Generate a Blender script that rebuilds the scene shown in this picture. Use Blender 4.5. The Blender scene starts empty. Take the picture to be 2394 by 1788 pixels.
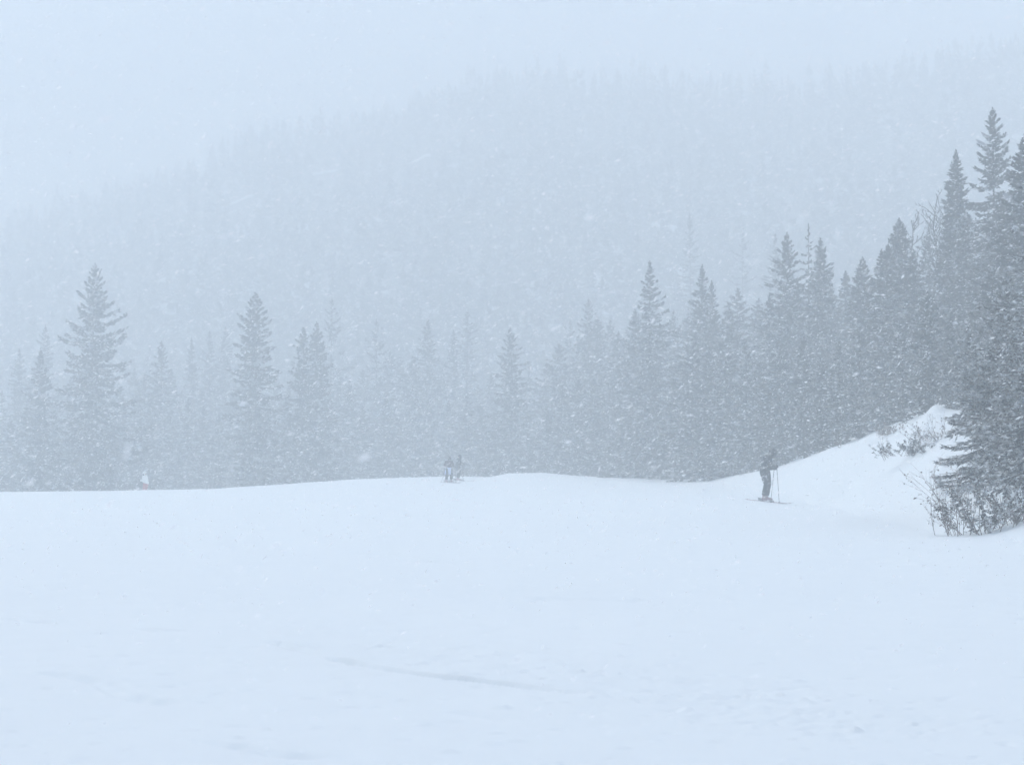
import bpy, math, random
import numpy as np
from mathutils import Vector, Matrix

# ------------------------------------------------------------------ camera, sky, sun, exposure
scn = bpy.context.scene
FPX, CXP, CYP, HZ, CAMZ = 4467.0, 1197.0, 894.0, 1060.0, 1.6      # photograph pixels (2394 wide)
PITCH = math.atan((HZ - CYP) / FPX)
cam_d = bpy.data.cameras.new('camera'); cam = bpy.data.objects.new('camera', cam_d)
scn.collection.objects.link(cam); scn.camera = cam
cam_d.sensor_width = 36.0; cam_d.lens = 36.0 * FPX / 2394.0
cam_d.clip_start = 0.1; cam_d.clip_end = 5000
cam_d.dof.use_dof = True; cam_d.dof.focus_distance = 61.0; cam_d.dof.aperture_fstop = 4.0
cam.location = (0, 0, CAMZ); cam.rotation_euler = (math.pi / 2 + PITCH, 0, 0)

SUN_EL, SUN_AZ = math.radians(58), math.radians(318)              # high behind the cloud, ahead-left of the camera
w = bpy.data.worlds.new('World'); scn.world = w; w.use_nodes = True
wt = w.node_tree; wt.nodes.clear()
wo = wt.nodes.new('ShaderNodeOutputWorld'); wb = wt.nodes.new('ShaderNodeBackground'); sk = wt.nodes.new('ShaderNodeTexSky')
sk.sky_type = 'NISHITA'; sk.sun_disc = False; sk.sun_elevation = SUN_EL; sk.sun_rotation = SUN_AZ
sk.air_density = 1.0; sk.dust_density = 2.5; sk.ozone_density = 0.3
wb.inputs['Strength'].default_value = 0.14
wt.links.new(sk.outputs[0], wb.inputs[0]); wt.links.new(wb.outputs[0], wo.inputs[0])
sl_d = bpy.data.lights.new('sun', 'SUN'); sl = bpy.data.objects.new('sun', sl_d); scn.collection.objects.link(sl)
sl_d.energy = 0.95; sl_d.angle = math.radians(14); sl_d.color = (1.0, 0.97, 0.93)
sdir = Vector((math.sin(SUN_AZ) * math.cos(SUN_EL), math.cos(SUN_AZ) * math.cos(SUN_EL), math.sin(SUN_EL)))
sl.rotation_euler = sdir.to_track_quat('Z', 'Y').to_euler()
sl.location = (0, -20, 60)
HAZE_DENSITY, HAZE_COLOR = 0.0074, (0.942, 0.987, 1.0)
scn.view_settings.view_transform = 'Standard'; scn.view_settings.look = 'None'
scn.view_settings.gamma = 1.0; scn.view_settings.use_curve_mapping = False
scn.view_settings.exposure = 0.735
scn.render.engine = 'CYCLES'
scn.cycles.volume_bounces = 7; scn.cycles.max_bounces = 10; scn.cycles.diffuse_bounces = 4; scn.cycles.adaptive_threshold = 0.02
scn.cycles.use_denoising = True

# ------------------------------------------------------------------ helpers
COL = scn.collection
R = np.random.default_rng(7)

def px_dir(px, py):
    u, v = (px - CXP) / FPX, (CYP - py) / FPX
    c, s = math.cos(PITCH), math.sin(PITCH)
    d = (u, c - v * s, s + v * c)
    return d[0] / d[1], d[2] / d[1]

def at(px, py, y):
    a, b = px_dir(px, py)
    return Vector((a * y, y, CAMZ + b * y))

def tag(o, label=None, cat=None, group=None, kind=None):
    if label: o['label'] = label
    if cat: o['category'] = cat
    if group: o['group'] = group
    if kind: o['kind'] = kind
    return o

def empty(name, loc, rz=0.0):
    o = bpy.data.objects.new(name, None); COL.objects.link(o)
    o.location = loc; o.rotation_euler = (0, 0, rz); o.empty_display_size = 0.3
    return o

def mesh_np(name, V, F, smooth=False):
    """V (n,3) array, F (m,k) array, all faces with k corners"""
    V = np.asarray(V, dtype=np.float32); F = np.asarray(F, dtype=np.int32)
    me = bpy.data.meshes.new(name); m, k = F.shape
    me.vertices.add(len(V)); me.vertices.foreach_set('co', V.ravel())
    me.loops.add(m * k); me.loops.foreach_set('vertex_index', F.ravel())
    me.polygons.add(m); me.polygons.foreach_set('loop_start', np.arange(m, dtype=np.int32) * k)
    if smooth: me.polygons.foreach_set('use_smooth', np.ones(m, dtype=bool))
    me.update(calc_edges=True)
    return me

def obj(name, me, mat=None, parent=None):
    o = bpy.data.objects.new(name, me); COL.objects.link(o)
    if mat and not me.materials: me.materials.append(mat)
    if parent: o.parent = parent
    return o

class MB:
    def __init__(s): s.v = []; s.f = []
    def tube(s, pts, rad, seg=8, flat=1.0):
        """closed tapered tube through pts; flat scales the radius across (y)"""
        pts = [Vector(p) for p in pts]; n = len(pts); b = len(s.v)
        if not hasattr(rad, '__len__'): rad = [rad] * n
        if not hasattr(flat, '__len__'): flat = [flat] * n
        for i, p in enumerate(pts):
            t = (pts[min(i + 1, n - 1)] - pts[max(i - 1, 0)]).normalized()
            ref = Vector((0, 1, 0)) if abs(t.y) < 0.85 else Vector((1, 0, 0))
            side = (ref - t * ref.dot(t)).normalized(); nn = t.cross(side)
            for k in range(seg):
                a = 2 * math.pi * k / seg
                s.v.append(p + side * (math.cos(a) * rad[i] * flat[i]) + nn * (math.sin(a) * rad[i]))
        for i in range(n - 1):
            for k in range(seg):
                k2 = (k + 1) % seg
                s.f.append((b + i * seg + k, b + i * seg + k2, b + (i + 1) * seg + k2, b + (i + 1) * seg + k))
        s.f.append(tuple(b + k for k in reversed(range(seg)))); s.f.append(tuple(b + (n - 1) * seg + k for k in range(seg)))
        return s
    def ellipsoid(s, c, r, seg=14, rings=9, lo=0.0, hi=1.0):
        c = Vector(c); b = len(s.v)
        for i in range(rings + 1):
            th = math.pi * (lo + (hi - lo) * i / rings)
            for k in range(seg):
                a = 2 * math.pi * k / seg
                s.v.append(c + Vector((r[0] * math.sin(th) * math.cos(a), r[1] * math.sin(th) * math.sin(a), r[2] * math.cos(th))))
        for i in range(rings):
            for k in range(seg):
                k2 = (k + 1) % seg
                s.f.append((b + i * seg + k, b + (i + 1) * seg + k, b + (i + 1) * seg + k2, b + i * seg + k2))
        s.f.append(tuple(b + k for k in range(seg))); s.f.append(tuple(b + rings * seg + k for k in reversed(range(seg))))
        return s
    def box(s, c, h, m=None):
        b = len(s.v); c = Vector(c)
        for x in (-1, 1):
            for y in (-1, 1):
                for z in (-1, 1):
                    p = Vector((x * h[0], y * h[1], z * h[2])); p = (m @ p) if m else p
                    s.v.append(c + p)
        for q in ((0, 1, 3, 2), (4, 6, 7, 5), (0, 4, 5, 1), (2, 3, 7, 6), (0, 2, 6, 4), (1, 5, 7, 3)): s.f.append(tuple(b + i for i in q))
        return s
    def build(s, name, mat, parent=None, smooth=True, remesh=0.0):
        me = bpy.data.meshes.new(name); me.from_pydata([tuple(v) for v in s.v], [], s.f); me.update()
        me.materials.append(mat)
        if smooth: me.polygons.foreach_set('use_smooth', [True] * len(me.polygons))
        o = obj(name, me, None, parent)
        if remesh:
            r = o.modifiers.new('remesh', 'REMESH'); r.mode = 'VOXEL'; r.voxel_size = remesh; r.use_smooth_shade = True
            sm = o.modifiers.new('smooth', 'SMOOTH'); sm.factor = 0.5; sm.iterations = 4
        return o

# ------------------------------------------------------------------ materials
def mat(name, col, rough=0.8, spec=0.3, var=0.0, scale=6.0, bump=0.0, snow=0.0, snow_scale=1.6, metal=0.0):
    m = bpy.data.materials.new(name); m.use_nodes = True; nt = m.node_tree
    p = nt.nodes['Principled BSDF']
    p.inputs['Roughness'].default_value = rough; p.inputs['Specular IOR Level'].default_value = spec
    p.inputs['Metallic'].default_value = metal; p.inputs['Base Color'].default_value = (*col, 1)
    tc = nt.nodes.new('ShaderNodeTexCoord'); nz = nt.nodes.new('ShaderNodeTexNoise')
    nz.inputs['Scale'].default_value = scale; nz.inputs['Detail'].default_value = 5
    nt.links.new(tc.outputs['Object'], nz.inputs['Vector'])
    mix = nt.nodes.new('ShaderNodeMix'); mix.data_type = 'RGBA'
    mix.inputs['A'].default_value = (*[c * (1 - var) for c in col], 1)
    mix.inputs['B'].default_value = (*[min(1, c * (1 + var)) for c in col], 1)
    nt.links.new(nz.outputs['Fac'], mix.inputs['Factor'])
    out = mix.outputs['Result']
    if snow > 0:                                             # snow caught on foliage: patches with a shape of their own
        n2 = nt.nodes.new('ShaderNodeTexNoise'); n2.inputs['Scale'].default_value = snow_scale; n2.inputs['Detail'].default_value = 4
        nt.links.new(tc.outputs['Object'], n2.inputs['Vector'])
        rp = nt.nodes.new('ShaderNodeMapRange'); rp.inputs['From Min'].default_value = 0.62 - 0.3 * snow; rp.inputs['From Max'].default_value = 0.72 - 0.2 * snow
        rp.inputs['To Max'].default_value = 0.8
        nt.links.new(n2.outputs['Fac'], rp.inputs['Value'])
        m2 = nt.nodes.new('ShaderNodeMix'); m2.data_type = 'RGBA'; m2.inputs['B'].default_value = (0.8, 0.82, 0.84, 1)
        nt.links.new(rp.outputs['Result'], m2.inputs['Factor']); nt.links.new(out, m2.inputs['A']); out = m2.outputs['Result']
    nt.links.new(out, p.inputs['Base Color'])
    if bump:
        bp = nt.nodes.new('ShaderNodeBump'); bp.inputs['Strength'].default_value = bump; bp.inputs['Distance'].default_value = 0.02
        nt.links.new(nz.outputs['Fac'], bp.inputs['Height']); nt.links.new(bp.outputs['Normal'], p.inputs['Normal'])
    return m

M_SNOW = mat('wind packed snow', (0.748, 0.798, 0.81), 0.75, 0.2, 0.02, 3.0, 0.25)
M_HILL = mat('brush covered hillside', (0.085, 0.09, 0.09), 0.9, 0.1, 0.4, 0.3, snow=0.12, snow_scale=0.12)
M_CLEAR = mat('open snow clearing', (0.785, 0.83, 0.85), 0.8, 0.2, 0.03, 0.3)
M_FLAKE = bpy.data.materials.new('snowflake'); M_FLAKE.use_nodes = True
_n = M_FLAKE.node_tree; _n.nodes.clear(); _o = _n.nodes.new('ShaderNodeOutputMaterial'); _mx = _n.nodes.new('ShaderNodeMixShader')
_d = _n.nodes.new('ShaderNodeBsdfDiffuse'); _t = _n.nodes.new('ShaderNodeBsdfTranslucent')
for _q in (_d, _t): _q.inputs['Color'].default_value = (1.0, 1.0, 1.0, 1)
_n.links.new(_d.outputs[0], _mx.inputs[1]); _n.links.new(_t.outputs[0], _mx.inputs[2]); _mx.inputs[0].default_value = 0.5
_n.links.new(_mx.outputs[0], _o.inputs['Surface'])
M_SPRUCE = mat('spruce needles', (0.050, 0.047, 0.041), 0.85, 0.15, 0.45, 1.2, snow=0.25)
M_SPRUCE_W = mat('snow dusted spruce needles', (0.055, 0.053, 0.047), 0.85, 0.15, 0.45, 1.2, snow=0.40)
M_NEAR = mat('near spruce needles', (0.042, 0.042, 0.034), 0.8, 0.2, 0.5, 2.2, snow=0.58, snow_scale=6.0)
M_FAR = mat('far forest needles', (0.055, 0.052, 0.047), 0.9, 0.1, 0.3, 0.3, snow=0.15, snow_scale=0.25)
M_BARK = mat('bark', (0.075, 0.062, 0.055), 0.9, 0.1, 0.4, 9.0)
M_TWIG = mat('bare twigs', (0.16, 0.12, 0.11), 0.9, 0.1, 0.3, 9.0)
M_LEAF = mat('withered leaves', (0.19, 0.15, 0.13), 0.85, 0.15, 0.4, 12.0, snow=0.4, snow_scale=9.0)

# ------------------------------------------------------------------ terrain
CREST = np.array([(-2500, 1165), (-600, 1155), (0, 1149), (250, 1148), (487, 1143), (682, 1130), (844, 1119), (1039, 1113), (1147, 1115),
                  (1190, 1106), (1277, 1105), (1342, 1111), (1407, 1115), (1569, 1120), (1660, 1120), (1732, 1108), (1775, 1102), (1829, 1091),
                  (1894, 1068), (1948, 1046), (2002, 1034), (2056, 1011), (2121, 988), (2186, 962), (2260, 955), (2394, 945), (2800, 930), (4500, 920)], float)
DIST = np.array([(-2500, 80), (0, 90), (450, 97), (844, 108), (1147, 115), (1277, 116), (1569, 112), (1700, 98), (1800, 84), (1948, 76),
                 (2186, 69), (2394, 62), (3000, 52), (4500, 50)], float)
START = np.array([(-2500, 40), (0, 45), (1100, 62), (1569, 62), (1700, 74), (1800, 71), (1880, 66), (1950, 57), (2020, 46), (2200, 37), (2394, 33), (3000, 28)], float)
DROP = np.array([(-2500, 2.2), (700, 2.2), (1300, 1.6), (1700, 0.6), (2000, -0.8), (2394, -3.0), (4000, -6)], float)

def vnoise(x, y, s, seed=0):
    r = np.random.default_rng(seed); o = np.zeros_like(x, dtype=float)
    for k in range(7):
        a = r.uniform(0, 2 * np.pi); f = s * r.uniform(0.6, 1.7); p = r.uniform(0, 6.28)
        o += np.sin((x * np.cos(a) + y * np.sin(a)) * f + p + 1.3 * np.sin((x * np.sin(a) - y * np.cos(a)) * f * 0.7 + p * 2))
    return o / 7

def ground(x, y):
    x = np.asarray(x, float); y = np.asarray(y, float)
    yy = np.maximum(y, 6.0)
    c = CXP + FPX * x / yy
    D = np.interp(c, DIST[:, 0], DIST[:, 1]); Yc = np.interp(c, CREST[:, 0], CREST[:, 1]) ; S = np.interp(c, START[:, 0], START[:, 1])
    zc = CAMZ - (Yc - HZ) / FPX * D
    s = np.clip((yy - S) / (D - S), 0, 1); s = s * s * (3 - 2 * s)
    e = np.clip((yy - D) / 26.0, 0, 1); e = e * e * (3 - 2 * e)
    z = zc * s - np.interp(c, DROP[:, 0], DROP[:, 1]) * e
    # a lip of snow under the thicket at the right and low wind swells over the piste
    z += 0.34 * np.exp(-(((c - 2470) / 120) ** 2 + ((yy - 41) / 5.0) ** 2))
    z += 0.35 * np.exp(-(((c - 2150) / 28) ** 2 + ((yy - 60) / 4.0) ** 2)) * (yy < 90)
    z += 0.25 * np.exp(-(((c - 2185) / 22) ** 2 + ((yy - 66) / 3.0) ** 2))
    z -= 0.11 * (x - 8.3) * np.exp(-((x - 8.3) ** 2 + (yy - 62) ** 2) / 12.0)
    z -= 0.09 * np.exp(-((yy - 21 - 0.08 * x) / 2.6) ** 2)
    fade = np.clip((yy - 7) / 20, 0.15, 1)
    z += 0.045 * fade * vnoise(x, y, 0.35, 3) + 0.020 * vnoise(x, y * 0.6, 1.6, 4) + 0.009 * fade * vnoise(x * 0.6, y, 5.0, 6)
    return z

def gz(x, y): return float(ground(np.array([x]), np.array([y]))[0])

def ground_hit(px, py, lo=8.0, hi=140.0):
    a, b = px_dir(px, py)
    ys = np.arange(lo, hi, 0.1); d = CAMZ + b * ys - ground(a * ys, ys)
    i = int(np.argmax(d <= 0)) if np.any(d <= 0) else int(np.argmin(d))
    y = ys[i]; return Vector((a * y, y, gz(a * y, y)))

def build_ground():
    ys = [-14.0]
    while ys[-1] < 4: ys.append(ys[-1] + 1.0)
    y = ys[-1]
    while y < 9: y += 0.16; ys.append(y)
    while y < 30: y *= 1.0032; ys.append(y)
    while y < 262: y *= 1.0125; ys.append(y)
    ys = np.array(ys)
    us = np.concatenate([np.linspace(-1.6, -0.36, 40)[:-1], np.linspace(-0.36, 0.36, 520), np.linspace(0.36, 1.6, 40)[1:]])
    Yg, Ug = np.meshgrid(ys, us, indexing='ij'); X = Ug * np.maximum(Yg, 4.0) ; X = np.where(Yg < 6, Ug * 6.0 * (1 + (6 - Yg) * 0.1), X)
    X = np.where(Yg >= 6, Ug * Yg, X)
    Z = ground(X, Yg)
    # ski tracks: shallow grooves with a crumbly thrown-up edge; (pixel polyline, depth, width)
    r = np.random.default_rng(21)
    def gp(p): q = ground_hit(*p, lo=6); return np.array([q.x, q.y])
    tracks = [([(775, 1538), (830, 1552), (900, 1563), (1010, 1582), (1110, 1595), (1230, 1606), (1340, 1622)], 0.034, 0.042),
              ([(630, 1500), (700, 1516), (752, 1530)], 0.022, 0.05), ([(120, 1570), (240, 1600), (330, 1634), (385, 1645)], 0.026, 0.09),
              ([(470, 1735), (560, 1746), (650, 1765), (720, 1775)], 0.018, 0.06), ([(1060, 1668), (1130, 1680), (1190, 1690)], 0.016, 0.05),
              ([(330, 1470), (380, 1475), (420, 1476)], 0.02, 0.07), ([(820, 1290), (960, 1310), (1080, 1318)], 0.02, 0.12),
              ([(1230, 1398), (1330, 1402), (1500, 1405)], 0.02, 0.14), ([(1400, 1618), (1500, 1640), (1660, 1655)], 0.012, 0.09),
              ([(900, 1238), (1000, 1250), (1120, 1258)], 0.02, 0.15), ([(1480, 1245), (1560, 1240), (1640, 1232)], 0.02, 0.15),
              ([(0, 1440), (60, 1452), (120, 1455)], 0.02, 0.1), ([(1850, 1280), (2000, 1300), (2150, 1325)], 0.02, 0.2)]
    lumps = []
    for pl, dep, wid in tracks:
        P = [gp(p) for p in pl]
        for a, b in zip(P[:-1], P[1:]):
            d = b - a; L = np.hypot(*d); d = d / L; n = np.array([-d[1], d[0]])
            m = (X > min(a[0], b[0]) - 1) & (X < max(a[0], b[0]) + 1) & (Yg > min(a[1], b[1]) - 1) & (Yg < max(a[1], b[1]) + 1)
            if not m.any(): continue
            px, py = X[m] - a[0], Yg[m] - a[1]
            s = px * d[0] + py * d[1]; t = px * n[0] + py * n[1]
            t = t + 0.02 * np.sin(s * 5 + a[0] * 7)
            on = np.clip(np.minimum(s + 0.1, L + 0.1 - s) / 0.2, 0, 1)
            mod = 0.72 + 0.28 * np.sin(s * 4.3 + a[1] * 5 + 1.2 * np.sin(s * 9))
            Z[m] += on * mod * (-2.1 * dep * np.exp(-(t / wid) ** 4) + 0.5 * dep * np.exp(-((t - 1.7 * wid) / (0.9 * wid)) ** 2))
            for _ in range(int(L * 5)):
                q = a + d * r.uniform(0, L) + n * r.normal(0.25, 0.3); lumps.append((q[0], q[1], r.uniform(0.03, 0.07), r.choice([-1, 1]) * r.uniform(0.008, 0.022)))
    band = [(620, 1440), (820, 1500), (1000, 1545), (1240, 1570), (1480, 1615), (1700, 1640), (1950, 1680), (2250, 1720)]
    B = [gp(p) for p in band]
    for a, b in zip(B[:-1], B[1:]):
        for _ in range(90):
            q = a + (b - a) * r.uniform() + r.normal(0, 0.45, 2) * np.array([1, 1.2])
            lumps.append((q[0], q[1], r.uniform(0.022, 0.05), r.choice([-1.0, 0.8]) * r.uniform(0.008, 0.021)))
    for _ in range(520):
        yv = r.uniform(9.5, 26); xv = r.uniform(-0.3, 0.3) * yv
        lumps.append((xv, yv, r.uniform(0.025, 0.08), r.choice([-1, 1.0]) * r.uniform(0.007, 0.020)))
    for (lx, ly, lr, lh) in lumps:
        i0, i1 = np.searchsorted(ys, [ly - 2.5 * lr, ly + 2.5 * lr]); j0, j1 = np.searchsorted(us, [(lx - 2.5 * lr) / ly, (lx + 2.5 * lr) / ly])
        if i1 <= i0 or j1 <= j0: continue
        sx, sy = X[i0:i1, j0:j1], Yg[i0:i1, j0:j1]
        Z[i0:i1, j0:j1] += lh * np.exp(-(((sx - lx) / lr) ** 2 + ((sy - ly) / (lr * 0.8)) ** 2) ** 1.5)
    n, m = X.shape; V = np.stack([X, Yg, Z], -1).reshape(-1, 3)
    i = np.arange(n - 1)[:, None] * m + np.arange(m - 1)[None, :]
    F = np.stack([i, i + 1, i + m + 1, i + m], -1).reshape(-1, 4)
    tag(obj('snow_ground', mesh_np('snow_ground', V, F, True), M_SNOW), kind='structure')
build_ground()

# ------------------------------------------------------------------ hillside
RIDGE = np.array([(-2500, 640), (-400, 600), (27, 494), (228, 434), (287, 418), (401, 388), (442, 361), (491, 339), (580, 296), (645, 277), (803, 252),
                  (933, 228), (993, 190), (1155, 160), (1254, 154), (1540, 150), (1632, 167), (1902, 160), (2020, 138), (2139, 124), (2242, 80),
                  (2394, 50), (2700, 0), (4000, -40)], float)
RD = np.array([(-2500, 405), (0, 412), (600, 408), (1200, 402), (1700, 392), (2100, 380), (2394, 370), (3000, 350), (4000, 340)], float)
Y0H = 182.0
def hill(x, y):
    c = CXP + FPX * x / y
    D = np.interp(c, RD[:, 0], RD[:, 1]); Yr = np.interp(c, RIDGE[:, 0], RIDGE[:, 1])
    zr = CAMZ + (HZ - Yr) / FPX * D * 1.0 - 6.0
    t = (y - Y0H) / (D - Y0H)
    z = -8 + (zr + 8) * np.where(t < 1, np.clip(t, 0, 1) ** 0.92, 1 - 0.35 * (t - 1))
    return z + 0.9 * vnoise(x, y, 0.06, 9) * np.clip(t, 0, 1)
def build_hill():
    ys = np.linspace(160, 480, 110); us = np.linspace(-0.95, 0.95, 240)
    Yg, Ug = np.meshgrid(ys, us, indexing='ij'); X = Ug * Yg; Z = np.maximum(hill(X, Yg), -9.0)
    n, m = X.shape; V = np.stack([X, Yg, Z], -1).reshape(-1, 3)
    i = np.arange(n - 1)[:, None] * m + np.arange(m - 1)[None, :]
    F = np.stack([i, i + 1, i + m + 1, i + m], -1).reshape(-1, 4)
    tag(obj('hillside', mesh_np('hillside', V, F, True), M_HILL), kind='structure')
build_hill()

# ------------------------------------------------------------------ conifers
def spruce_crown(r, H, Rad, n_br, n_sp, s_len, s_wid, low=0.03, pw=0.85, upturn=0.18, side=0.24, gap=0.0, top_dense=1.0, el_off=-0.12):
    """needle sprays (one pointed quad each) set along drooping branches"""
    t = np.sort(((np.arange(n_br) + r.uniform(0, 1, n_br)) / n_br)) ** 1.18
    t = 0.006 + t * (1 - low - 0.006)
    keep = r.uniform(0, 1, n_br) > gap * (t > 0.2); t = t[keep]; n_br = len(t)
    az = (np.arange(n_br) * 2.39996 + r.uniform(-0.5, 0.5, n_br)) % (2 * np.pi)
    prof = np.where(t < 0.82, (t / 0.82) ** pw, 1 - 0.5 * (t - 0.82))
    tip_ = 0.14; prof = np.where(t < tip_, ((tip_ / 0.82) ** pw) * (t / tip_) ** 1.05, prof)
    L = Rad * prof * r.uniform(0.68, 1.12, n_br) + 0.008 * Rad
    lopt = np.clip(r.normal(0, 1, 3), -1, 1)
    L *= 1 + 0.14 * np.sin(az + lopt[0] * 3 + t * 7) + 0.08 * np.sin(2 * az + t * 19 + lopt[1] * 4)
    el = np.interp(t, [0, 0.12, 0.35, 0.7, 1], [1.0, 0.42, 0.0, -0.26, -0.38]) + el_off * np.clip(t / 0.1, 0, 1) * np.clip(1.5 - t, 0, 1) + r.normal(0, 0.09, n_br)
    wgt = (L + 0.22 * Rad) * r.uniform(0.55, 1.4, n_br) * np.interp(t, [0, 0.3, 1], [top_dense * 1.25, 1, 1])
    b = r.choice(n_br, n_sp, p=wgt / wgt.sum())
    s = r.uniform(0.02, 1, n_sp) ** 0.85; core = r.uniform(0, 1, n_sp) < 0.16; s = np.where(core, s * 0.35, s)
    w = r.uniform(-1, 1, n_sp)
    Lb, tb, ab, eb = L[b], t[b], az[b], el[b]
    ox, oy = np.cos(ab), np.sin(ab)
    rad = s * Lb; lat = w * side * Lb * (1.05 - s * 0.85)
    z = H * (1 - tb) + Lb * (eb * s + upturn * s ** 2.2) - np.abs(r.normal(0, 0.05, n_sp)) * (0.25 * Lb + 0.02 * H * 0.5) - 0.10 * np.abs(w) * Lb * 0.4
    P = np.stack([ox * rad - oy * lat, oy * rad + ox * lat, z], -1)
    ang = ab + np.sign(w) * r.uniform(0.1, 1.2, n_sp) * (1 - 0.4 * s) + r.normal(0, 0.3, n_sp) + core * r.normal(0, 1.5, n_sp)
    slope = eb + upturn * 2.2 * s ** 1.2 + r.normal(0, 0.38, n_sp) - 0.12
    d = np.stack([np.cos(ang), np.sin(ang), slope], -1); d /= np.linalg.norm(d, axis=1)[:, None]
    ln = s_len * r.uniform(0.55, 1.3, n_sp) * np.interp(tb, [0, 0.06, 0.2, 1], [0.3, 0.5, 0.85, 1.0])
    up = np.stack([r.normal(0, 0.5, n_sp), r.normal(0, 0.5, n_sp), np.ones(n_sp)], -1)
    wv = np.cross(d, up); wv /= np.linalg.norm(wv, axis=1)[:, None]
    wd = s_wid * r.uniform(0.6, 1.3, n_sp) * np.interp(tb, [0, 0.06, 0.2], [0.45, 0.7, 1.0])
    A = P - d * ln[:, None] * 0.3; Bm = P + d * ln[:, None] * 0.15; T = P + d * ln[:, None] * 0.7
    sag = np.array([0, 0, -1.0]) * (0.25 * wd)[:, None]
    V = np.stack([A, Bm + wv * wd[:, None] + sag, T, Bm - wv * wd[:, None] + sag], 1)
    # leader shoot at the very top
    k = 26 if n_sp > 500 else 6; zt = H * (1 - r.uniform(-0.004, 0.04, k)); aa = r.uniform(0, 6.28, k)
    d2 = np.stack([0.35 * np.cos(aa), 0.35 * np.sin(aa), np.ones(k)], -1); wv2 = np.stack([-np.sin(aa), np.cos(aa), np.zeros(k)], -1)
    P2 = np.stack([np.zeros(k), np.zeros(k), zt], -1); l2 = s_len * 0.55
    V2 = np.stack([P2 - d2 * l2 * 0.4, P2 + wv2 * s_wid * 0.4, P2 + d2 * l2 * 0.6, P2 - wv2 * s_wid * 0.4], 1)
    V = np.concatenate([V, V2]).reshape(-1, 3)
    F = np.arange(len(V)).reshape(-1, 4)
    return V, F, (t, az, L, el, upturn)

def trunk_mb(H, info, r, limbs=1, base=None):
    mb = MB(); base = base or 0.008 * H + 0.02
    lean = r.normal(0, 0.004 * H, 2)
    mb.tube([(0, 0, -0.6), (0, 0, 0.02 * H), (lean[0], lean[1], 0.5 * H), (0, 0, 0.985 * H)], [base * 1.2, base, base * 0.55, 0.012], 7)
    t, az, L, el, upt = info
    for i in range(0, len(t), limbs):
        z0 = H * (1 - t[i]); c, s = math.cos(az[i]), math.sin(az[i]); l = L[i] * 0.9
        p = [(0, 0, z0), (c * l * 0.5, s * l * 0.5, z0 + l * (el[i] * 0.5 + upt * 0.2)), (c * l, s * l, z0 + l * (el[i] + upt))]
        mb.tube(p, [0.012 + 0.010 * l, 0.008 + 0.005 * l, 0.004], 3)
    return mb

def spruce_meshes(name, seed, H, Rad, mt, n_br, n_sp, s_len, s_wid, limbs=2, **kw):
    r = np.random.default_rng(seed)
    V, F, info = spruce_crown(r, H, Rad, n_br, n_sp, s_len, s_wid, **kw)
    cm = mesh_np(name + '_crown', V, F); cm.materials.append(mt)
    mb = trunk_mb(H, info, r, limbs)
    tm = bpy.data.meshes.new(name + '_trunk'); tm.from_pydata([tuple(v) for v in mb.v], [], mb.f); tm.materials.append(M_BARK); tm.update()
    return cm, tm, H

def plant(ms, px, top_py, d, label, group=None, rz=0.0, wide=1.0, cat='tree', name='spruce_tree', base_z=None):
    cm, tm, H0 = ms
    p = at(px, top_py, d); z0 = gz(p.x, d) if base_z is None else base_z
    s = (p.z - z0) / H0
    e = empty(name, (p.x, d, z0 - 0.02), rz); e.scale = (s * wide, s * wide, s)
    obj('trunk', tm, None, e); obj('crown', cm, None, e)
    tag(e, label, cat, group)
    return e

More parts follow.
